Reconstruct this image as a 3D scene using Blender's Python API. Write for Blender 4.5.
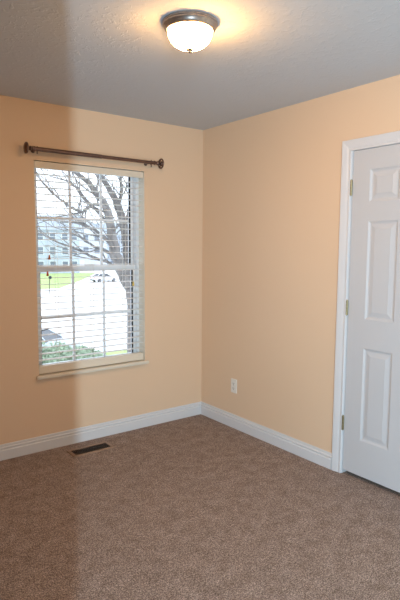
import bpy, bmesh, math, random
from mathutils import Vector, Matrix
random.seed(7)
scn = bpy.context.scene
for o in list(bpy.data.objects): bpy.data.objects.remove(o)
COL = scn.collection
PI = math.pi

# ------------------------------------------------------------------ camera
FPX = 523.73; YAW = .646698; PITCH = .101928; ROLL = .006899
CAM = Vector((-2.73428, -3.59323, 1.47034))
FW = Vector((math.sin(YAW)*math.cos(PITCH), math.cos(YAW)*math.cos(PITCH), -math.sin(PITCH)))
RT = Vector((math.cos(YAW), -math.sin(YAW), 0)); UPV = RT.cross(FW)
RT2 = RT*math.cos(ROLL) + UPV*math.sin(ROLL); UP2 = -RT*math.sin(ROLL) + UPV*math.cos(ROLL)
cd = bpy.data.cameras.new('camera'); camo = bpy.data.objects.new('camera', cd); COL.objects.link(camo)
cd.sensor_fit = 'VERTICAL'; cd.sensor_height = 24; cd.lens = FPX/600*24; cd.clip_start = .02; cd.clip_end = 500
M3 = Matrix((RT2, UP2, -FW)).transposed()
camo.matrix_world = Matrix.Translation(CAM) @ M3.to_4x4()
scn.camera = camo

def ray(px, py): return (px-200)/FPX*RT2 - (py-300)/FPX*UP2 + FW
def at(px, py, ax, v):
    d = ray(px, py); return CAM + d*((v-CAM[ax])/d[ax])
def far(px, py, dist): return CAM + ray(px, py)*dist

# ------------------------------------------------------------------ world, lights, exposure
W = bpy.data.worlds.new('overcast'); scn.world = W; W.use_nodes = True
wn = W.node_tree.nodes; wl = W.node_tree.links
bg = wn['Background']; bg.inputs[0].default_value = (.86, .93, 1, 1); bg.inputs[1].default_value = 2.5

BD = Vector((.4075, .9132, 0))                       # heading of the flash's left edge
BX, BY = -2.84, -3.765                             # rear corner of the added partition that cuts the flash
ld = bpy.data.lights.new('flash_strip', 'AREA'); lo = bpy.data.objects.new('flash_strip', ld); COL.objects.link(lo)  # unseen tall strip added behind the camera to stand in for its flash
ld.shape = 'RECTANGLE'; ld.size = .046; ld.size_y = 1.9; ld.energy = 222; ld.color = (.63, .86, 1)
lo.location = Vector((BX, BY, 1.22)) - BD*1.3
lo.rotation_euler = Vector((.98, .2, 0)).to_track_quat('-Z', 'Y').to_euler()

scn.view_settings.view_transform = 'Standard'; scn.view_settings.look = 'None'
scn.view_settings.gamma = 1; scn.view_settings.use_curve_mapping = False; scn.view_settings.exposure = 0
scn.cycles.max_bounces = 10; scn.cycles.diffuse_bounces = 6; scn.cycles.transparent_max_bounces = 16

# ------------------------------------------------------------------ materials
def mat(name, col, rough=.6, metal=0, spec=.5, var=0, vscale=8, bump=0, bscale=60, emit=None, estr=0, detail=3):
    m = bpy.data.materials.new(name); m.use_nodes = True
    n = m.node_tree.nodes; l = m.node_tree.links; b = n['Principled BSDF']
    b.inputs['Base Color'].default_value = (*col, 1); b.inputs['Roughness'].default_value = rough
    b.inputs['Metallic'].default_value = metal; b.inputs['Specular IOR Level'].default_value = spec
    tc = n.new('ShaderNodeTexCoord')
    if var:
        nz = n.new('ShaderNodeTexNoise'); nz.inputs['Scale'].default_value = vscale; nz.inputs['Detail'].default_value = detail
        l.new(tc.outputs['Object'], nz.inputs['Vector'])
        r = n.new('ShaderNodeValToRGB'); r.color_ramp.elements[0].position = .3; r.color_ramp.elements[1].position = .7
        r.color_ramp.elements[0].color = (*[c*(1-var) for c in col], 1); r.color_ramp.elements[1].color = (*[min(1, c*(1+var)) for c in col], 1)
        l.new(nz.outputs['Fac'], r.inputs['Fac']); l.new(r.outputs['Color'], b.inputs['Base Color'])
    if bump:
        nb = n.new('ShaderNodeTexNoise'); nb.inputs['Scale'].default_value = bscale; nb.inputs['Detail'].default_value = 4
        l.new(tc.outputs['Object'], nb.inputs['Vector'])
        bp = n.new('ShaderNodeBump'); bp.inputs['Strength'].default_value = bump; bp.inputs['Distance'].default_value = .01
        l.new(nb.outputs['Fac'], bp.inputs['Height']); l.new(bp.outputs['Normal'], b.inputs['Normal'])
    if emit:
        b.inputs['Emission Color'].default_value = (*emit, 1); b.inputs['Emission Strength'].default_value = estr
    return m

M = {}
M['wall'] = mat('peach_paint', (.75, .555, .39), .55, spec=.3, bump=.06, bscale=180)
M['trim'] = mat('white_gloss_paint', (.66, .665, .69), .35, bump=.02, bscale=90)
M['door'] = mat('white_door_paint', (.55, .555, .58), .4, bump=.05, bscale=140)
M['vinyl'] = mat('white_vinyl', (.80, .82, .85), .35, bump=.01)
M['cream'] = mat('cream_blind', (.74, .67, .56), .45, bump=.03, bscale=40)
M['return'] = mat('cream_return_paint', (.80, .72, .60), .5, bump=.03, bscale=120)
M['low_bounce'] = mat('tan_low_bounce_paint', (.42, .30, .20), .6, bump=.05, bscale=180)  # for the unseen rear wall, coloured dark to cut bounced light
M['slat'] = mat('white_slat', (.80, .80, .80), .4, bump=.02, bscale=40)
M['cord'] = mat('cord', (.8, .78, .72), .8, bump=.1, bscale=300)
M['bronze'] = mat('brushed_bronze', (.17, .105, .085), .33, metal=.75, var=.15, vscale=40)
M['nickel'] = mat('brushed_nickel', (.40, .36, .34), .30, metal=.9, var=.12, vscale=60)
M['brass'] = mat('aged_brass', (.34, .29, .17), .4, metal=.85, var=.15, vscale=80)
M['gasket'] = mat('dark_gasket', (.02, .02, .025), .7, var=.2)
M['plastic'] = mat('white_plastic', (.78, .75, .70), .35, bump=.01)
M['slot'] = mat('black_slot', (.015, .012, .01), .8, var=.2)
M['ventframe'] = mat('brown_vent_enamel', (.27, .175, .12), .4, metal=.2, var=.15, vscale=60)
M['louver'] = mat('dark_brown_enamel', (.045, .028, .02), .45, metal=.3, var=.2, vscale=60)
M['orange'] = mat('orange_wood', (.55, .16, .03), .5, var=.1)
M['red'] = mat('red_plastic', (.5, .05, .03), .5, var=.1)
M['blue'] = mat('blue_plastic', (.15, .3, .55), .5, var=.1)
M['yellow'] = mat('yellow_wood', (.65, .48, .12), .5, var=.1)

def carpet():
    m = bpy.data.materials.new('tan_carpet'); m.use_nodes = True
    n = m.node_tree.nodes; l = m.node_tree.links; b = n['Principled BSDF']; b.inputs['Roughness'].default_value = .95
    b.inputs['Specular IOR Level'].default_value = .1
    tc = n.new('ShaderNodeTexCoord')
    def noise(s, d, rough=.6):
        z = n.new('ShaderNodeTexNoise'); z.inputs['Scale'].default_value = s; z.inputs['Detail'].default_value = d
        z.inputs['Roughness'].default_value = rough
        l.new(tc.outputs['Object'], z.inputs['Vector']); return z.outputs['Fac']
    def ramp(f, a, ca, c, cc):
        r = n.new('ShaderNodeValToRGB'); r.color_ramp.elements[0].position = a; r.color_ramp.elements[1].position = c
        r.color_ramp.elements[0].color = (*ca, 1); r.color_ramp.elements[1].color = (*cc, 1); l.new(f, r.inputs['Fac']); return r.outputs['Color']
    fine = ramp(noise(62, 6, .95), .36, (.17, .128, .106), .64, (.54, .435, .385))
    patch = ramp(noise(13, 5, .65), .36, (.74, .71, .69), .64, (1.0, 1.0, 1.0))
    pile = ramp(noise(170, 2, .5), .38, (.48, .48, .49), .66, (1.55, 1.55, 1.55))
    mx = n.new('ShaderNodeMixRGB'); mx.blend_type = 'MULTIPLY'; mx.inputs[0].default_value = 1
    l.new(fine, mx.inputs[1]); l.new(pile, mx.inputs[2]); fine = mx.outputs[0]
    mix = n.new('ShaderNodeMixRGB'); mix.blend_type = 'MULTIPLY'; mix.inputs[0].default_value = 1
    l.new(fine, mix.inputs[1]); l.new(patch, mix.inputs[2]); l.new(mix.outputs[0], b.inputs['Base Color'])
    bp = n.new('ShaderNodeBump'); bp.inputs['Strength'].default_value = .7; bp.inputs['Distance'].default_value = .008
    l.new(noise(90, 4, .8), bp.inputs['Height']); l.new(bp.outputs['Normal'], b.inputs['Normal'])
    return m
M['carpet'] = carpet()

def ceiling_mat():
    m = bpy.data.materials.new('textured_ceiling_paint'); m.use_nodes = True
    n = m.node_tree.nodes; l = m.node_tree.links; b = n['Principled BSDF']; b.inputs['Roughness'].default_value = .8
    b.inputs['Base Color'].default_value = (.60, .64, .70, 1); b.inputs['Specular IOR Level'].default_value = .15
    tc = n.new('ShaderNodeTexCoord')
    z = n.new('ShaderNodeTexNoise'); z.inputs['Scale'].default_value = 26; z.inputs['Detail'].default_value = 3; z.inputs['Distortion'].default_value = 1.2
    l.new(tc.outputs['Object'], z.inputs['Vector'])
    r = n.new('ShaderNodeValToRGB'); r.color_ramp.elements[0].position = .52; r.color_ramp.elements[1].position = .62
    l.new(z.outputs['Fac'], r.inputs['Fac'])
    bp = n.new('ShaderNodeBump'); bp.inputs['Strength'].default_value = .22; bp.inputs['Distance'].default_value = .004
    l.new(r.outputs['Color'], bp.inputs['Height']); l.new(bp.outputs['Normal'], b.inputs['Normal'])
    return m
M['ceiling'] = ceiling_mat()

def dome_mat():
    m = bpy.data.materials.new('lit_alabaster_glass'); m.use_nodes = True
    n = m.node_tree.nodes; l = m.node_tree.links; b = n['Principled BSDF']; b.inputs['Roughness'].default_value = .25
    b.inputs['Base Color'].default_value = (.8, .7, .5, 1)
    tc = n.new('ShaderNodeTexCoord'); z = n.new('ShaderNodeTexNoise'); z.inputs['Scale'].default_value = 9; z.inputs['Detail'].default_value = 2
    z.inputs['Distortion'].default_value = 1.2
    l.new(tc.outputs['Object'], z.inputs['Vector'])
    d = n.new('ShaderNodeVectorMath'); d.operation = 'DISTANCE'; d.inputs[1].default_value = (.012, -.008, -.075)   # glow is strongest over the bulbs
    l.new(tc.outputs['Object'], d.inputs[0])
    a = n.new('ShaderNodeMath'); a.operation = 'MULTIPLY_ADD'; a.inputs[1].default_value = -8; a.inputs[2].default_value = 1.0
    l.new(d.outputs['Value'], a.inputs[0])
    c = n.new('ShaderNodeMath'); c.operation = 'ADD'; l.new(a.outputs[0], c.inputs[0]); l.new(z.outputs['Fac'], c.inputs[1])
    r = n.new('ShaderNodeValToRGB'); e = r.color_ramp.elements
    e[0].position = .34; e[0].color = (.008, .0045, .0016, 1); e[1].position = 1.0; e[1].color = (1, .50, .14, 1)
    x = e.new(.6); x.color = (.018, .013, .006, 1)
    l.new(c.outputs[0], r.inputs['Fac']); l.new(r.outputs['Color'], b.inputs['Emission Color'])
    b.inputs['Emission Strength'].default_value = 195
    return m
M['dome'] = dome_mat()

def glass_mat(name, tint, frm=.04):
    m = bpy.data.materials.new(name); m.use_nodes = True
    n = m.node_tree.nodes; l = m.node_tree.links; n.remove(n['Principled BSDF'])
    t = n.new('ShaderNodeBsdfTransparent'); t.inputs[0].default_value = (*tint, 1)
    g = n.new('ShaderNodeBsdfGlossy'); g.inputs['Roughness'].default_value = .02
    f = n.new('ShaderNodeFresnel'); f.inputs['IOR'].default_value = 1.3
    x = n.new('ShaderNodeMixShader'); l.new(f.outputs[0], x.inputs[0]); l.new(t.outputs[0], x.inputs[1]); l.new(g.outputs[0], x.inputs[2])
    l.new(x.outputs[0], n['Material Output'].inputs[0]); return m
M['glass'] = glass_mat('window_glass', (.96, .98, 1))

# ------------------------------------------------------------------ mesh helpers
def box(bm, a, b, bev=0):
    a = Vector(a); b = Vector(b); c = (a+b)/2; s = b-a
    r = bmesh.ops.create_cube(bm, size=1, matrix=Matrix.Translation(c) @ Matrix.Diagonal((abs(s.x), abs(s.y), abs(s.z), 1)))
    if bev:
        es = {e for v in r['verts'] for e in v.link_edges}
        bmesh.ops.bevel(bm, geom=list(es), offset=bev, segments=2, affect='EDGES')
def lathe(bm, prof, seg=48, mtx=Matrix(), cap=True):       # prof: (r, z)
    rings = []
    for r, z in prof:
        rings.append([bm.verts.new(mtx @ Vector((r*math.cos(2*PI*k/seg), r*math.sin(2*PI*k/seg), z))) for k in range(seg)])
    for A, B in zip(rings, rings[1:]):
        for k in range(seg): bm.faces.new((A[k], A[(k+1) % seg], B[(k+1) % seg], B[k]))
    if cap:
        bm.faces.new(rings[0][::-1]); bm.faces.new(rings[-1])
def tube(bm, pts, rad, seg=8):
    pts = [Vector(p) for p in pts]; n = len(pts)
    if not isinstance(rad, (list, tuple)): rad = [rad]*n
    rings = []; prev = None
    for i, p in enumerate(pts):
        d = (pts[min(i+1, n-1)] - pts[max(i-1, 0)]).normalized()
        if prev is None: u = d.orthogonal().normalized()
        else: u = (prev - d*prev.dot(d)).normalized()
        prev = u; w = d.cross(u)
        rings.append([bm.verts.new(p + (u*math.cos(2*PI*k/seg) + w*math.sin(2*PI*k/seg))*rad[i]) for k in range(seg)])
    for A, B in zip(rings, rings[1:]):
        for k in range(seg): bm.faces.new((A[k], A[(k+1) % seg], B[(k+1) % seg], B[k]))
    bm.faces.new(rings[0][::-1]); bm.faces.new(rings[-1])
def obj(name, bm, m, parent=None, smooth=False, **tags):
    bmesh.ops.recalc_face_normals(bm, faces=bm.faces)
    me = bpy.data.meshes.new(name); bm.to_mesh(me); bm.free(); me.materials.append(m)
    if smooth:
        for p in me.polygons: p.use_smooth = True
        me.set_sharp_from_angle(angle=math.radians(35))
    o = bpy.data.objects.new(name, me); COL.objects.link(o)
    if parent: o.parent = parent
    for k, v in tags.items(): o[k] = v
    return o
def empty(name, loc, rz=0, **tags):
    o = bpy.data.objects.new(name, None); COL.objects.link(o); o.location = loc; o.rotation_euler = (0, 0, rz)
    o.empty_display_size = .1
    for k, v in tags.items(): o[k] = v
    return o
def B(): return bmesh.new()
S = 'structure'

# ------------------------------------------------------------------ room shell
H = 2.44
XW, YW = -5.2, -6.4
OX0, OX1, OZ0, OZ1 = -1.448, -.574, .548, 2.052          # window opening
bm = B(); T = .17
box(bm, (XW, 0, -.1), (OX0, T, H+.1)); box(bm, (OX1, 0, -.1), (T, T, H+.1))
box(bm, (OX0, 0, -.1), (OX1, T, OZ0)); box(bm, (OX0, 0, OZ1), (OX1, T, H+.1))
obj('wall_left', bm, M['wall'], kind=S, label='peach painted wall with the window')
DY0, DY1, DZ = -1.523, -2.285, 2.063                    # door opening (far, near, top)
bm = B()
box(bm, (0, DY0+.012, -.1), (.14, 0, H+.1)); box(bm, (0, YW, -.1), (.14, DY1-.012, H+.1)); box(bm, (0, DY1-.012, DZ+.008), (.14, DY0+.012, H+.1))
obj('wall_right', bm, M['wall'], kind=S, label='peach painted wall with the white door')
bm = B(); box(bm, (XW-.14, YW, -.1), (XW, T, H+.1)); obj('wall_far_left', bm, M['wall'], kind=S)
bm = B(); box(bm, (XW-.14, YW-.14, -.1), (.14, YW, H+.1)); obj('wall_rear', bm, M['low_bounce'], kind=S)
bm = B(); box(bm, (XW, BY, 0), (BX, BY+.12, H)); obj('wall_flash_block', bm, M['wall'], kind=S)  # unseen partition added so its end cuts off the flash at left
bm = B(); box(bm, (XW-.14, YW-.14, -.1), (.14, T, 0)); obj('floor', bm, M['carpet'], kind=S, label='tan brown cut pile carpet')
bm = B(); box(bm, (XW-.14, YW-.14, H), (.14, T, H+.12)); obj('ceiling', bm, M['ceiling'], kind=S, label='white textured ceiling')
bm = B(); box(bm, (.14, DY1-.1, -.1), (.9, DY0+.1, 2.2)); obj('wall_closet', bm, M['wall'], kind=S)

BP = [(0, 0), (.017, 0), (.017, .066), (.012, .071), (.012, .077), (.0145, .081), (.0145, .085), (.007, .091), (.007, .101), (.005, .108), (0, .108)]
def board(name, fn, ends):
    bm = B(); rings = []
    for e in ends: rings.append([bm.verts.new(fn(t, z, e)) for t, z in BP])
    for k in range(len(BP)): bm.faces.new((rings[0][k], rings[0][(k+1) % len(BP)], rings[1][(k+1) % len(BP)], rings[1][k]))
    bm.faces.new(rings[0]); bm.faces.new(rings[1][::-1])
    obj(name, bm, M['trim'], kind=S)
board('baseboard_left', lambda t, z, e: (-t if e == 0 else XW, -t, z), (0, 1))
board('baseboard_right', lambda t, z, e: (-t, -t if e == 0 else -1.447, z), (0, 1))
board('baseboard_flash_block', lambda t, z, e: (XW if e == 0 else BX, BY+.12+t, z), (0, 1))  # trim on the added flash-blocking partition

# ------------------------------------------------------------------ window
win = empty('window_1', (-1.014, .13, OZ0), kind=S, label='white double hung window with grid muntins set in the left wall')
win_inv = Matrix.Translation((1.014, -.13, -OZ0))
def wobj(name, bm, m, parent=None, **k):
    bm.transform(win_inv); return obj(name, bm, m, parent or win, **k)
def ring(bm, x0, x1, z0, z1, y0, y1, w, wb=None, wt=None):
    wb = wb or w; wt = wt or w
    box(bm, (x0, y0, z0), (x0+w, y1, z1), .002); box(bm, (x1-w, y0, z0), (x1, y1, z1), .002)
    box(bm, (x0+w, y0, z0), (x1-w, y1, z0+wb), .002); box(bm, (x0+w, y0, z1-wt), (x1-w, y1, z1), .002)
bm = B(); ring(bm, OX0, OX1, OZ0+.004, OZ1, .088, .165, .026, .015, .012); wobj('window_frame', bm, M['vinyl'])
gx0, gx1 = -1.388, -.629
def sash(y, z0, z1, rb, rt):
    bm = B(); ring(bm, OX0+.028, OX1-.0285, z0, z1, y, y+.028, -(OX0+.028)+gx0, rb, rt)
    s = wobj('sash', bm, M['vinyl'])
    a, b = z0+rb, z1-rt
    bm = B(); g = .003
    box(bm, (gx0, y+.004, a), (gx0+g, y+.012, b)); box(bm, (gx1-g-.007, y-.001, a), (gx1, y+.012, b))
    wobj('gasket', bm, M['gasket'], s).matrix_parent_inverse = Matrix()
    bm = B(); w = (gx1-gx0)/3
    for k in (1, 2): box(bm, (gx0+w*k-.009, y+.006, a), (gx0+w*k+.009, y+.018, b))
    zc = (a+b)/2; box(bm, (gx0, y+.0065, zc-.009), (gx1, y+.0175, zc+.009))
    wobj('muntin_grid', bm, M['vinyl'], s)
    bm = B(); box(bm, (gx0, y+.0105, a), (gx1, y+.0135, b)); wobj('window_pane', bm, M['glass'], s)
    return s
sash(.128, 1.284, 2.040, .036, .024)          # upper, outer track
sl = sash(.095, .567, 1.321, .036, .037)     # lower, inner track
bm = B(); box(bm, (-1.05, .082, 1.318), (-.97, .1, 1.332), .003); wobj('sash_lock', bm, M['vinyl'], sl)
# painted returns of the opening
bm = B(); box(bm, (OX0, .001, OZ0), (OX0+.002, .09, OZ1)); box(bm, (OX1-.002, .001, OZ0), (OX1, .09, OZ1)); box(bm, (OX0, .001, OZ1-.002), (OX1, .09, OZ1))
obj('trim_2', bm, M['return'], kind=S, label='cream painted return of the window opening')
# stool
bm = B(); box(bm, (OX0-.022, -.032, .526), (OX1+.022, 0, .551), .006); box(bm, (OX0, -.002, .536), (OX1, .09, .5505))
obj('trim_1', bm, M['cream'], kind=S, label='cream window stool under the blind')

# ------------------------------------------------------------------ blind
bl = empty('window_blind', (-1.014, .03, .5505), label='open cream horizontal slat blind hanging inside the window opening', category='window blind')
binv = Matrix.Translation((1.014, -.03, -.5505))
def bobj(name, bm, m, parent=None, **k):
    bm.transform(binv); return obj(name, bm, m, parent or bl, **k)
X0, X1 = OX0+.002, OX1-.006
bm = B(); box(bm, (X0, .002, 1.998), (X1, .012, 2.043), .003); box(bm, (X0, .010, 1.999), (X0+.008, .05, 2.04)); box(bm, (X1-.008, .010, 1.999), (X1, .05, 2.04))
bobj('valance', bm, M['cream'])
bm = B(); box(bm, (X0+.01, .014, 2.008), (X1-.01, .062, 2.046)); bobj('headrail', bm, M['slat'])
bm = B(); box(bm, (X0+.002, .008, .556), (X1-.004, .058, .611), .004); bobj('bottom_rail', bm, M['cream'])
bm = B(); yc = .037; w = .024; z = 1.962; tilt = math.radians(-1)
while z > .63:
    vs = []
    for j in range(7):
        u = -1 + 2*j/6; yy = yc + u*w*math.cos(tilt); zz = z + u*w*math.sin(tilt) + .0016*(1-u*u)
        vs.append((yy, zz))
    loop = [(y, q+.0013) for y, q in vs] + [(y, q-.0013) for y, q in vs[::-1]]
    A = [bm.verts.new((X0+.004, y, q)) for y, q in loop]; C = [bm.verts.new((X1-.006, y, q)) for y, q in loop]
    for k in range(len(loop)): bm.faces.new((A[k], A[(k+1) % len(loop)], C[(k+1) % len(loop)], C[k]))
    bm.faces.new(A[::-1]); bm.faces.new(C)
    z -= .0452
bobj('slats', bm, M['slat'])
for x in (-1.29, -1.014, -.74):
    bm = B()
    for y in (.0105, .0635): tube(bm, [(x, y, 2.01), (x, y, .60)], .0011, 6)
    bobj('ladder_cord', bm, M['cord'])
def tassel(px, py, m, top=2.0, down=0, extra=None):
    p = at(px, py, 1, .004)
    bm = B(); tube(bm, [(p.x, -.002, top-.01), (p.x, -.002, p.z)], .0010, 6); c = bobj('pull_cord', bm, M['cord'])
    bm = B(); lathe(bm, [(.002, .016), (.005, .012), (.007, -.004), (.009, -.016), (.006, -.018)], 14, Matrix.Translation((p.x, -.002, p.z)))
    bobj('tassel', bm, m, c, smooth=True)
    return p, c
tassel(49, 257, M['orange'])
p, c = tassel(47.3, 273.5, M['red'])
bm = B(); lathe(bm, [(.003, .012), (.010, .006), (.011, -.004), (.004, -.012)], 14, Matrix.Translation((p.x+.018, -.002, p.z-.028))); bobj('blue_tassel', bm, M['blue'], c, smooth=True)
bm = B(); tube(bm, [(p.x+.014, -.002, p.z-.03), (p.x+.008, -.002, p.z-.15)], .0024, 6); bobj('cord_end', bm, mat('grey_cord', (.3, .3, .28), .8, var=.1), c)
tassel(133, 283.5, M['yellow'])

# ------------------------------------------------------------------ curtain rod
RY = -.085
pl = at(32, 149.6, 1, RY); pr = at(156.2, 162.6, 1, RY); zr = (pl.z+pr.z)/2+.002
rod = empty('curtain_rod', ((pl.x+pr.x)/2, 0, zr), label='dark bronze telescoping curtain rod with round openwork finials mounted above the window', category='curtain rod')
rinv = Matrix.Translation((-(pl.x+pr.x)/2, 0, -zr))
def robj(name, bm, m=None, parent=None):
    bm.transform(rinv); return obj(name, bm, m or M['bronze'], parent or rod, smooth=True)
def alongx(x): return Matrix.Translation((x, RY, zr)) @ Matrix.Rotation(PI/2, 4, 'Y')
xa, xb, xm = pl.x, pr.x, pl.x + (pr.x-pl.x)*.52
bm = B(); lathe(bm, [(.0145, 0), (.0145, xm-xa), (.0125, xm-xa+.002)], 24, alongx(xa)); robj('outer_tube', bm)
bm = B(); lathe(bm, [(.0125, 0), (.0125, xb-xm)], 24, alongx(xm)); robj('inner_tube', bm)
for x, s in ((xa, -1), (xb, 1)):
    bm = B()
    def mt(x): return Matrix.Translation((x, RY, zr)) @ Matrix.Rotation(s*PI/2, 4, 'Y')
    lathe(bm, [(.013, -.02), (.016, -.018), (.016, -.012), (.012, -.006), (.009, 0), (.014, .006), (.016, .012), (.012, .018), (.007, .024), (.007, .040)], 24, mt(x))
    f = robj('finial', bm)
    bm = B()
    if s < 0:
        lathe(bm, [(.004, .030), (.034, .032), (.038, .036), (.038, .042), (.030, .047), (.012, .051), (.004, .053)], 32, mt(x))
    else:
        for R, r in ((.034, .006), (.012, .007)):
            N = 28; m2 = mt(x) @ Matrix.Translation((0, 0, .044))
            pts = [m2 @ Vector((R*math.cos(2*PI*k/N), R*math.sin(2*PI*k/N), 0)) for k in range(N+1)]
            tube(bm, pts, r, 8)
        for k in range(5):
            a = 2*PI*k/5+.3
            tube(bm, [m2 @ Vector((.010*math.cos(a), .010*math.sin(a), 0)), m2 @ Vector((.032*math.cos(a+.25), .032*math.sin(a+.25), 0))], .004, 6)
    robj('finial_disc', bm, None, f)
for x in (xa+.035, xb-.045):
    bm = B()
    lathe(bm, [(.015, 0), (.015, .003), (.012, .006), (.007, .009), (.006, -RY-.02)], 24, Matrix.Translation((x, 0, zr)) @ Matrix.Rotation(PI/2, 4, 'X'))
    N = 14; pts = [Vector((x, RY+.0155*math.sin(a), zr+.0155*math.cos(a))) for a in [(-.1+1.2*k/N)*PI for k in range(N+1)]]
    tube(bm, pts, .0032, 6)
    lathe(bm, [(.003, 0), (.003, .012), (.005, .013), (.005, .019), (.002, .021)], 12, Matrix.Translation((x, RY, zr-.011)) @ Matrix.Rotation(PI, 4, 'X'))
    robj('bracket', bm)

# ------------------------------------------------------------------ ceiling light
lc = at(190, 22.5, 2, H)
cl = empty('ceiling_light', (lc.x, lc.y, H), label='lit flush mount ceiling light with brushed nickel ring and alabaster glass bowl', category='ceiling light')
dn = Matrix.Rotation(PI, 4, 'X')
bm = B(); lathe(bm, [(.120, 0), (.122, .004), (.122, .009), (.118, .012), (.119, .018), (.113, .025), (.112, .029), (.105, .036), (.101, .037), (.099, .032), (.099, .02), (.02, .018)], 64, dn)
obj('mounting_ring', bm, M['nickel'], cl, smooth=True)
R = .098; D = .076
prof = [(R*math.cos(a)**.85 if a < PI/2-.01 else .004, .036 + D*math.sin(a)) for a in [k/14*PI/2 for k in range(15)]]
bm = B(); lathe(bm, [(R, .028)] + prof, 64, dn); obj('glass_bowl', bm, M['dome'], cl, smooth=True)
bm = B(); z0 = .036+D
lathe(bm, [(.003, z0-.004), (.017, z0-.001), (.018, z0+.003), (.012, z0+.006), (.007, z0+.009), (.008, z0+.011), (.005, z0+.015), (.001, z0+.017)], 24, dn)
obj('bowl_finial', bm, M['nickel'], cl, smooth=True)

# ------------------------------------------------------------------ door
dr = empty('door_1', (0, (DY0+DY1)/2, 0), kind=S, label='white six panel door in the right wall')
dinv = Matrix.Translation((0, -(DY0+DY1)/2, 0))
def dobj(name, bm, m, parent=None, **k):
    bm.transform(dinv); return obj(name, bm, m, parent or dr, **k)
ZB = .028
ya, yb = DY0-.003, DY1+.003
stile, mull = .124, .104
pw = (abs(yb-ya) - 2*stile - mull)/2
ys = [ya, ya-stile, ya-stile-pw, ya-stile-pw-mull, yb+stile, yb]
zs = [ZB, .257, .850, 1.030, 1.630, 1.745, 1.938, 2.06]
bm = B(); XF = .004
def q(*ps):
    bm.faces.new([bm.verts.new(p) for p in ps])
for i in range(5):
    for j in range(7):
        y0, y1, z0, z1 = ys[i], ys[i+1], zs[j], zs[j+1]
        if i in (1, 3) and j in (1, 3, 5):
            lv = [(0, 0), (.004, .002), (.012, .007), (.020, .008), (.024, .0075), (.044, .003), (.046, .002)]
            pr_ = None
            for ins, dep in lv:
                cur = [(XF+dep, y0-ins, z0+ins), (XF+dep, y1+ins, z0+ins), (XF+dep, y1+ins, z1-ins), (XF+dep, y0-ins, z1-ins)]
                if pr_:
                    for k in range(4): q(pr_[k], pr_[(k+1) % 4], cur[(k+1) % 4], cur[k])
                pr_ = cur
            q(*pr_)
        else:
            q((XF, y0, z0), (XF, y1, z0), (XF, y1, z1), (XF, y0, z1))
q((XF, ya, ZB), (XF, yb, ZB), (XF+.035, yb, ZB), (XF+.035, ya, ZB)); q((XF, ya, 2.06), (XF, yb, 2.06), (XF+.035, yb, 2.06), (XF+.035, ya, 2.06))
q((XF, ya, ZB), (XF, ya, 2.06), (XF+.035, ya, 2.06), (XF+.035, ya, ZB)); q((XF, yb, ZB), (XF, yb, 2.06), (XF+.035, yb, 2.06), (XF+.035, yb, ZB))
q((XF+.035, ya, ZB), (XF+.035, yb, ZB), (XF+.035, yb, 2.06), (XF+.035, ya, 2.06))
bmesh.ops.remove_doubles(bm, verts=bm.verts, dist=.0002)
leaf = dobj('door_leaf', bm, M['door'])
for z in (1.837, 1.090, .340):
    bm = B()
    for k in range(5): lathe(bm, [(.0078, z-.045+.0184*k), (.0078, z-.045+.0184*k+.0176)], 16, Matrix.Translation((-.004, DY0+.000, 0)))
    lathe(bm, [(.002, z-.050), (.0045, z-.046), (.0045, z+.048), (.002, z+.052)], 16, Matrix.Translation((-.004, DY0, 0)))
    box(bm, (-.001, DY0-.001, z-.045), (.006, DY0+.001, z+.045))
    dobj('hinge', bm, M['brass'], smooth=True, label='brass door hinge')
bm = B(); lathe(bm, [(.031, 0), (.031, .004), (.014, .008), (.011, .03), (.022, .036), (.027, .048), (.024, .060), (.010, .066)], 32, Matrix.Translation((XF, yb+.06, .93)) @ Matrix.Rotation(-PI/2, 4, 'Y'))
dobj('door_knob', bm, M['brass'], leaf, smooth=True, label='brass door knob')
# jamb lining and casing
bm = B()
box(bm, (.0, DY0, 0), (.14, DY0+.012, DZ+.008)); box(bm, (0, DY1-.012, 0), (.14, DY1, DZ+.008)); box(bm, (0, DY1, DZ), (.14, DY0, DZ+.008))
dobj('door_jamb', bm, M['trim'])
bm = B()
CP = [(0, 0), (0, .009), (.004, .011), (.010, .010), (.014, .008), (.019, .0085), (.030, .012), (.045, .0145), (.056, .0165), (.061, .016), (.064, .0172), (.066, .0165), (.066, 0)]
c0, c1 = DY0+.004, DY1-.004; rows = []
for u, v in CP: rows.append([bm.verts.new(p) for p in ((-v, c0+u, 0), (-v, c0+u, DZ-.002+u), (-v, c1-u, DZ-.002+u), (-v, c1-u, 0))])
for A, C in zip(rows, rows[1:]+rows[:1]):
    for k in range(3): bm.faces.new((A[k], A[k+1], C[k+1], C[k]))
dobj('door_casing', bm, M['trim'])

# ------------------------------------------------------------------ outlet
oy, oz = -.4415, .346
ol = empty('wall_outlet', (0, oy, oz), label='off-white duplex power outlet low on the peach wall near the room corner', category='outlet')
bm = B(); box(bm, (-.006, -.036, -.058), (0, .036, .058), .0025); obj('cover_plate', bm, M['plastic'], ol)
for s in (1, -1):
    bm = B(); box(bm, (-.0085, -.017, s*.0195-.014), (-.004, .017, s*.0195+.014), .003); r = obj('socket', bm, M['plastic'], ol)
    bm = B(); box(bm, (-.0090, -.0085, s*.0195-.003), (-.0080, -.0055, s*.0195+.008)); box(bm, (-.0090, .0055, s*.0195-.003), (-.0080, .0085, s*.0195+.007))
    lathe(bm, [(.0028, -.0090), (.0028, -.0080)], 12, Matrix.Translation((0, 0, s*.0195-.008)) @ Matrix.Rotation(PI/2, 4, 'Y'))
    obj('slots', bm, M['slot'], r)
bm = B(); lathe(bm, [(.003, .006), (.003, .0075), (.002, .0079)], 12, Matrix.Rotation(-PI/2, 4, 'Y')); obj('screw', bm, M['nickel'], ol)

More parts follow.
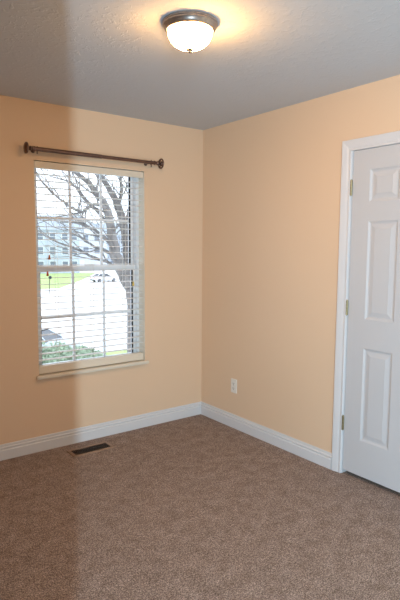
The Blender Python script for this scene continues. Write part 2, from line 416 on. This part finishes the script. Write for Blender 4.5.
# ------------------------------------------------------------------ floor vent
vc = (-1.147, -.194)
fv = empty('floor_vent', (*vc, 0), label='dark brown metal floor register in the carpet below the window', category='floor vent')
bm = B(); hx, hy, ix, iy = .160, .071, .135, .046
for z, a, b_ in ((0, hx, hy),): pass
lv = [(hx, hy, 0), (hx-.002, hy-.002, .005), (ix+.004, iy+.004, .007), (ix, iy, .004), (ix, iy, .0)]
rings = [[bm.verts.new((sx*a, sy*b_, z)) for sx, sy in ((-1, -1), (1, -1), (1, 1), (-1, 1))] for a, b_, z in lv]
for A, C in zip(rings, rings[1:]):
    for k in range(4): bm.faces.new((A[k], A[(k+1) % 4], C[(k+1) % 4], C[k]))
bm.faces.new(rings[-1])
obj('register_frame', bm, M['ventframe'], fv)
bm = B()
n = 22
for k in range(n):
    x = -ix + .006 + (2*ix-.012)*k/(n-1)
    box(bm, (x-.002, -iy, .0008), (x+.0015, iy, .0048))
box(bm, (-ix, -.003, .0008), (ix, .003, .0052))
obj('grille', bm, M['louver'], fv)

# ------------------------------------------------------------------ outdoors
GZ = -4.6
M['street'] = mat('pale_concrete', (.80, .80, .80), .9, var=.05, vscale=.5)
M['lawn'] = mat('winter_lawn', (.40, .52, .20), .95, var=.18, vscale=1.2)
M['bark'] = mat('grey_bark', (.17, .16, .155), .9, var=.3, vscale=6, bump=.4, bscale=30)
M['leafg'] = mat('shrub_leaf', (.28, .36, .25), .7, var=.35, vscale=5)
M['siding_b'] = mat('blue_grey_siding', (.47, .53, .61), .7, var=.06, vscale=3)
M['siding_w'] = mat('pale_siding', (.64, .68, .73), .7, var=.05, vscale=3)
M['roof'] = mat('grey_shingle', (.40, .45, .50), .9, var=.15, vscale=4)
M['pane'] = mat('far_window_glass', (.16, .19, .24), .15, var=.1)
M['garage'] = mat('white_garage_door', (.8, .82, .85), .6, var=.04)
M['carw'] = mat('silver_car_paint', (.52, .58, .66), .25, metal=.2, spec=.6, var=.03)
M['carw2'] = mat('white_car_paint', (.75, .75, .77), .25, spec=.6, var=.03)
M['carglass'] = mat('tinted_glass', (.04, .05, .07), .08, spec=.8, var=.1)
M['tyre'] = mat('tyre_rubber', (.02, .02, .022), .8, var=.2)
M['chrome'] = mat('wheel_alloy', (.5, .5, .52), .3, metal=.9, var=.05)
M['tail'] = mat('red_lens', (.6, .03, .04), .25, var=.1)
M['head'] = mat('headlight_lens', (.25, .28, .34), .1, spec=.8, var=.1)

bm = B(); box(bm, (-60, 2, GZ-.3), (160, 260, GZ)); obj('street', bm, M['street'], kind=S, label='overexposed pale pavement outside')
def patch(name, pix, z0=GZ, h=.04):
    bm = B(); pts = [at(x, y, 2, z0) for x, y in pix]
    f = bm.faces.new([bm.verts.new((p.x, p.y, z0)) for p in pts])
    r = bmesh.ops.extrude_face_region(bm, geom=[f]); bmesh.ops.translate(bm, verts=[v for v in r['geom'] if isinstance(v, bmesh.types.BMVert)], vec=(0, 0, h))
    return obj(name, bm, M['lawn'], kind=S)
patch('lawn_far', [(0, 274), (96, 273), (82, 280), (60, 288), (0, 292)])
patch('lawn_near', [(0, 347), (78, 347), (100, 353), (118, 351), (150, 346), (190, 420), (0, 440)])

def house(cx, cy, w, d, h, rh, rz, m, label, wins, gable_front=True, garage=None):
    r = empty('house', (cx, cy, GZ), rz, label=label, category='house', group=None) if False else empty('house', (cx, cy, GZ), rz, label=label, category='house')
    bm = B(); box(bm, (-w/2, -d/2, 0), (w/2, d/2, h))
    if gable_front:
        tri = [(-w/2, h), (w/2, h), (0, h+rh)]
        A = [bm.verts.new((x, -d/2, z)) for x, z in tri]; C = [bm.verts.new((x, d/2, z)) for x, z in tri]
        bm.faces.new(A); bm.faces.new(C[::-1])
        for k in range(3): bm.faces.new((A[k], A[(k+1) % 3], C[(k+1) % 3], C[k]))
    obj('house_wall', bm, m, r)
    bm = B(); t = .25; ov = .5
    if gable_front:
        prof = [(-w/2-ov, h-ov*rh/(w/2)), (0, h+rh), (w/2+ov, h-ov*rh/(w/2)), (w/2+ov, h-ov*rh/(w/2)+t), (0, h+rh+t), (-w/2-ov, h-ov*rh/(w/2)+t)]
        A = [bm.verts.new((x, -d/2-ov, z)) for x, z in prof]; C = [bm.verts.new((x, d/2+ov, z)) for x, z in prof]
    else:
        prof = [(-d/2-ov, h-ov*rh/(d/2)), (0, h+rh), (d/2+ov, h-ov*rh/(d/2)), (d/2+ov, h-ov*rh/(d/2)+t), (0, h+rh+t), (-d/2-ov, h-ov*rh/(d/2)+t)]
        A = [bm.verts.new((-w/2-ov, y, z)) for y, z in prof]; C = [bm.verts.new((w/2+ov, y, z)) for y, z in prof]
    for k in range(6): bm.faces.new((A[k], A[(k+1) % 6], C[(k+1) % 6], C[k]))
    bm.faces.new((A[0], A[1], A[4], A[5])); bm.faces.new((A[1], A[2], A[3], A[4])); bm.faces.new((C[0], C[1], C[4], C[5])); bm.faces.new((C[1], C[2], C[3], C[4]))
    obj('roof', bm, M['roof'], r)
    for x, z, ww, wh in wins:
        bm = B(); y = -d/2-.04
        for a, b_ in (((x-ww/2-.1, z-.1), (x-ww/2, z+wh+.1)), ((x+ww/2, z-.1), (x+ww/2+.1, z+wh+.1)), ((x-ww/2, z-.1), (x+ww/2, z)), ((x-ww/2, z+wh), (x+ww/2, z+wh+.1)), ((x-ww/2, z+wh/2-.04), (x+ww/2, z+wh/2+.04))):
            box(bm, (a[0], y-.06, a[1]), (b_[0], y+.04, b_[1]))
        f = obj('house_window', bm, M['garage'], r)
        bm = B(); box(bm, (x-ww/2, y-.01, z), (x+ww/2, y+.03, z+wh)); obj('pane', bm, M['pane'], f)
    if garage:
        x, gw = garage
        bm = B(); box(bm, (x-gw/2, -d/2-.08, 0), (x+gw/2, -d/2, 2.3))
        for k in range(3): box(bm, (x-gw/2+.1, -d/2-.11, .15+.55*k), (x+gw/2-.1, -d/2-.08, .6+.55*k))
        obj('garage_door', bm, M['garage'], r)
def hp(px, dist): p = far(px, 262, dist); return p.x, p.y
face = -YAW + .25
def rows(xs, zs_, w_, h_): return [(x_, z_, w_, h_) for z_ in zs_ for x_ in xs]
x, y = hp(42, 118); house(x, y, 15, 10, 9.6, 3, -.25, M['siding_b'], 'blue grey three storey house farthest left beyond the lawn', rows((-6, -3.4, -.8, 1.8, 4.4, 6.4), (1, 4.1, 7.2), 1.2, 1.6), False)
x, y = hp(76, 138); house(x, y, 15, 10, 9.6, 4.4, -.35, M['siding_w'], 'pale three storey house with front gable and garage, between the blue grey houses', rows((-5, -2.2, 2.2, 5), (4.1, 7.2), 1.3, 1.6), True, (-1, 5.5))
x, y = hp(113, 160); house(x, y, 17, 10, 9, 3.6, -.5, M['siding_b'], 'blue grey house behind the bare tree at right', rows((-6, -3, 0, 3, 6), (1, 4, 6.8), 1.3, 1.5), False)

# --- bare tree
tr = empty('bare_tree', far(134, 330, 12.5), label='bare grey leafless tree outside the right half of the window', category='tree')
base = Vector(tr.location); base.z = GZ; tr.location = base
bm = B()
def limb(pix, d0, d1, r0, r1):
    n = len(pix); P = []
    for i, (x, y) in enumerate(pix): P.append(far(x, y, d0+(d1-d0)*i/(n-1)))
    # smooth subdivision
    Q = []
    for i in range(n-1):
        a, b_, c, d = P[max(i-1, 0)], P[i], P[i+1], P[min(i+2, n-1)]
        for t in (0, .33, .66):
            Q.append(.5*((2*b_) + (c-a)*t + (2*a-5*b_+4*c-d)*t*t + (3*b_-a-3*c+d)*t**3))
    Q.append(P[-1]); m_ = len(Q)
    Q = [v + Vector((random.uniform(-1, 1), random.uniform(-1, 1), random.uniform(-1, 1)))*.02 for v in Q]
    R_ = [r0+(r1-r0)*i/(m_-1) for i in range(m_)]
    tube(bm, [v-base for v in Q], R_, 7); return Q, R_
limbs = []
trunk_top = far(131, 285, 12.5)
tube(bm, [Vector((0, 0, -.1)), Vector((.0, 0, 1.0)), (far(134.5, 305, 12.5)-base), (trunk_top-base)], [.26, .2, .17, .15], 10)
limbs.append(limb([(131, 286), (124, 273), (118, 260), (113.5, 245), (111, 228), (106, 208), (96, 192), (83, 178), (66, 166)], 12.5, 12.0, .17, .04))
limbs.append(limb([(131, 286), (128.5, 265), (127.5, 246), (124.5, 226), (118, 207), (111, 192), (102, 177), (96, 166)], 12.5, 13.2, .15, .045))
limbs.append(limb([(113.5, 245), (103, 236), (92, 229), (78, 224), (60, 221)], 12.3, 11.6, .05, .012))
limbs.append(limb([(118, 260), (106, 251), (94, 246), (80, 238), (66, 229)], 12.4, 13.2, .05, .012))
limbs.append(limb([(124, 273), (110, 264), (96, 258), (76, 249), (52, 240), (38, 230)], 12.5, 13.5, .05, .012))
limbs.append(limb([(106, 208), (94, 204), (82, 212), (70, 206), (56, 196), (44, 184), (34, 172)], 12.1, 11.4, .045, .01))
limbs.append(limb([(111, 228), (100, 214), (86, 200), (76, 188), (64, 180), (50, 176)], 12.2, 13, .05, .012))
limbs.append(limb([(124.5, 226), (130, 208), (133, 190), (137, 170)], 12.8, 12.2, .06, .025))
limbs.append(limb([(127.5, 246), (135, 226), (142, 200)], 12.8, 13.6, .06, .025))
limbs.append(limb([(118, 207), (122, 190), (119, 172), (116, 160)], 12.9, 12.5, .05, .02))
limbs.append(limb([(96, 192), (98, 178), (90, 164)], 12.1, 11.8, .035, .015))
for Q, R_ in list(limbs):
    for k in range(9):
        i = random.randrange(2, len(Q)-1); p = Q[i]; dirn = (Q[i+1]-Q[i-1]).normalized()
        v = (dirn + Vector((random.uniform(-.8, .8), random.uniform(-.8, .8), random.uniform(-.6, .9)))).normalized()
        L = random.uniform(.5, 1.6); pts = [p]; r0 = min(R_[i]*.6, .02)
        for s in range(5):
            v = (v + Vector((random.uniform(-.3, .3), random.uniform(-.3, .3), random.uniform(-.2, .3)))).normalized()
            pts.append(pts[-1] + v*L/5)
        tube(bm, [u-base for u in pts], [r0*(1-.16*s) for s in range(6)], 5)
        for _ in range(2):
            q0 = pts[random.randrange(1, 5)]; w2 = (v + Vector((random.uniform(-1, 1), random.uniform(-1, 1), random.uniform(-.6, 1)))).normalized()
            tube(bm, [q0-base, q0-base+w2*.25, q0-base+w2*.5+Vector((0, 0, .05))], [.007, .006, .003], 4)
obj('trunk_and_branches', bm, M['bark'], tr, smooth=True)

# --- shrubs
def shrub(px, py, dist, w, label):
    top = far(px, py, dist); h = top.z-GZ
    r = empty('shrub', (top.x, top.y, GZ), label=label, category='shrub')
    bm = B()
    for k in range(9):
        a = 2*PI*k/9; tube(bm, [(0, 0, 0), (.25*w*math.cos(a), .25*w*math.sin(a), h*.5), (.4*w*math.cos(a), .4*w*math.sin(a), h*.8)], [.03, .02, .008], 6)
    obj('stems', bm, M['bark'], r)
    bm = B()
    for k in range(5200):
        a = random.uniform(0, 2*PI); u = random.uniform(-.75, 1); s = math.sqrt(max(0, 1-u*u)); rr = random.uniform(.72, 1.05)*(1+.1*math.sin(3*a)+.08*math.sin(7*a+2*u))
        p = Vector((w/2*rr*s*math.cos(a), w/2*rr*s*math.sin(a), h*.5 + h*.48*rr*u))
        if p.z < .05: continue
        L = .10; e = Vector((random.gauss(0, 1), random.gauss(0, 1), random.gauss(0, 1))).normalized(); f = e.orthogonal().normalized()
        v = [p-e*L, p+f*L*.4, p+e*L, p-f*L*.4]; bm.faces.new([bm.verts.new(x) for x in v])
    obj('foliage', bm, M['leafg'], r)
shrub(50, 345.5, 20.0, 3.4, 'leafy green shrub at the lower left of the window, in front of the silver car')
shrub(77, 349, 23.5, 2.8, 'smaller pale green shrub just right of the bigger shrub under the silver car')

# --- cars
def car(loc, rz, paint, label):
    r = empty('car', loc, rz, label=label, category='car')
    # x forward, body loft
    st = [(-2.25, .45, .78, .70), (-2.2, .30, .92, .80), (-1.6, .22, .98, .88), (-.8, .20, .95, .90), (.2, .20, .93, .90), (1.0, .20, .92, .90), (1.6, .22, .84, .88), (2.1, .28, .72, .80), (2.25, .40, .60, .66)]
    bm = B(); rings = []
    for x, zb, zt, hw in st:
        zm = (zb+zt)/2
        rings.append([bm.verts.new((x, y, z)) for y, z in ((-hw*.8, zb), (-hw, zb+.12), (-hw*1.02, zm), (-hw*.94, zt-.05), (-hw*.7, zt), (0, zt+.03), (hw*.7, zt), (hw*.94, zt-.05), (hw*1.02, zm), (hw, zb+.12), (hw*.8, zb))])
    for A, C in zip(rings, rings[1:]):
        for k in range(11): bm.faces.new((A[k], A[(k+1) % 11], C[(k+1) % 11], C[k]))
    bm.faces.new(rings[0][::-1]); bm.faces.new(rings[-1])
    body = obj('car_body', bm, paint, r, smooth=True)
    bm = B(); cs = [(-1.75, .95, .80, .62), (-1.15, 1.36, .76, .56), (-.3, 1.40, .76, .56), (.25, 1.37, .77, .56), (1.05, .93, .82, .66)]
    rings = [[bm.verts.new(v) for v in ((x, -wb, .90), (x, -wt, zt), (x, wt, zt), (x, wb, .90))] for x, zt, wb, wt in cs]
    for A, C in zip(rings, rings[1:]):
        for k in range(4): bm.faces.new((A[k], A[(k+1) % 4], C[(k+1) % 4], C[k]))
    bm.faces.new(rings[0][::-1]); bm.faces.new(rings[-1]); obj('car_windows', bm, M['carglass'], r)
    bm = B(); rc = [(-1.2, 1.345), (-.3, 1.405), (.28, 1.365)]
    rings = [[bm.verts.new(v) for v in ((x, -.58, z-.02), (x, -.5, z+.02), (x, 0, z+.045), (x, .5, z+.02), (x, .58, z-.02))] for x, z in rc]
    for A, C in zip(rings, rings[1:]):
        for k in range(4): bm.faces.new((A[k], A[k+1], C[k+1], C[k]))
    for s in (-1, 1):
        tube(bm, [(1.05, s*.80, .92), (.27, s*.57, 1.36)], .035, 6); tube(bm, [(-1.2, s*.57, 1.35), (-1.75, s*.78, .95)], .05, 6); tube(bm, [(-.35, s*.57, 1.39), (-.4, s*.79, .93)], .03, 6)
    obj('car_roof', bm, paint, r)
    for x in (-1.4, 1.4):
        for s in (-1, 1):
            mt_ = Matrix.Translation((x, s*.80, .32)) @ Matrix.Rotation(-s*PI/2, 4, 'X')
            bm = B(); lathe(bm, [(.20, -.1), (.31, -.1), (.32, -.06), (.32, .08), (.30, .11), (.21, .11)], 24, mt_); w_ = obj('wheel', bm, M['tyre'], r, smooth=True)
            bm = B(); lathe(bm, [(.21, .09), (.20, .115), (.05, .10), (.04, .12), (.01, .12)], 20, mt_); obj('hubcap', bm, M['chrome'], w_, smooth=True)
    for s in (-1, 1):
        bm = B(); box(bm, (2.02, s*.68-.13, .56), (2.2, s*.68+.13, .70), .03); obj('headlight', bm, M['head'], r)
        bm = B(); box(bm, (-2.27, s*.66-.14, .68), (-2.1, s*.66+.14, .86), .03); obj('tail_light', bm, M['tail'], r)
        bm = B(); box(bm, (.72, s*.95-.1, .92), (.86, s*.95+.08, 1.05), .03); obj('wing_mirror', bm, paint, r)
    bm = B(); box(bm, (-2.29, -.75, .30), (-2.18, .75, .46), .03); obj('bumper', bm, M['carglass'], r)
    bm = B(); box(bm, (2.16, -.68, .30), (2.28, .68, .44), .03); obj('bumper', bm, M['carglass'], r)
# silver car: nose towards the right of the window
p = far(74, 341, 28.5)
hd = math.atan2(RT.y, RT.x)-.3
car((p.x-2.25*math.cos(hd), p.y-2.25*math.sin(hd), GZ), hd, M['carw'], 'silver car nosing in from the left behind the green shrubs')
p = at(104, 281.5, 2, GZ+.05)
car((p.x, p.y, GZ), math.atan2(p.y-CAM.y, p.x-CAM.x)-1.0, M['carw2'], 'white car with red tail lights parked across the street')
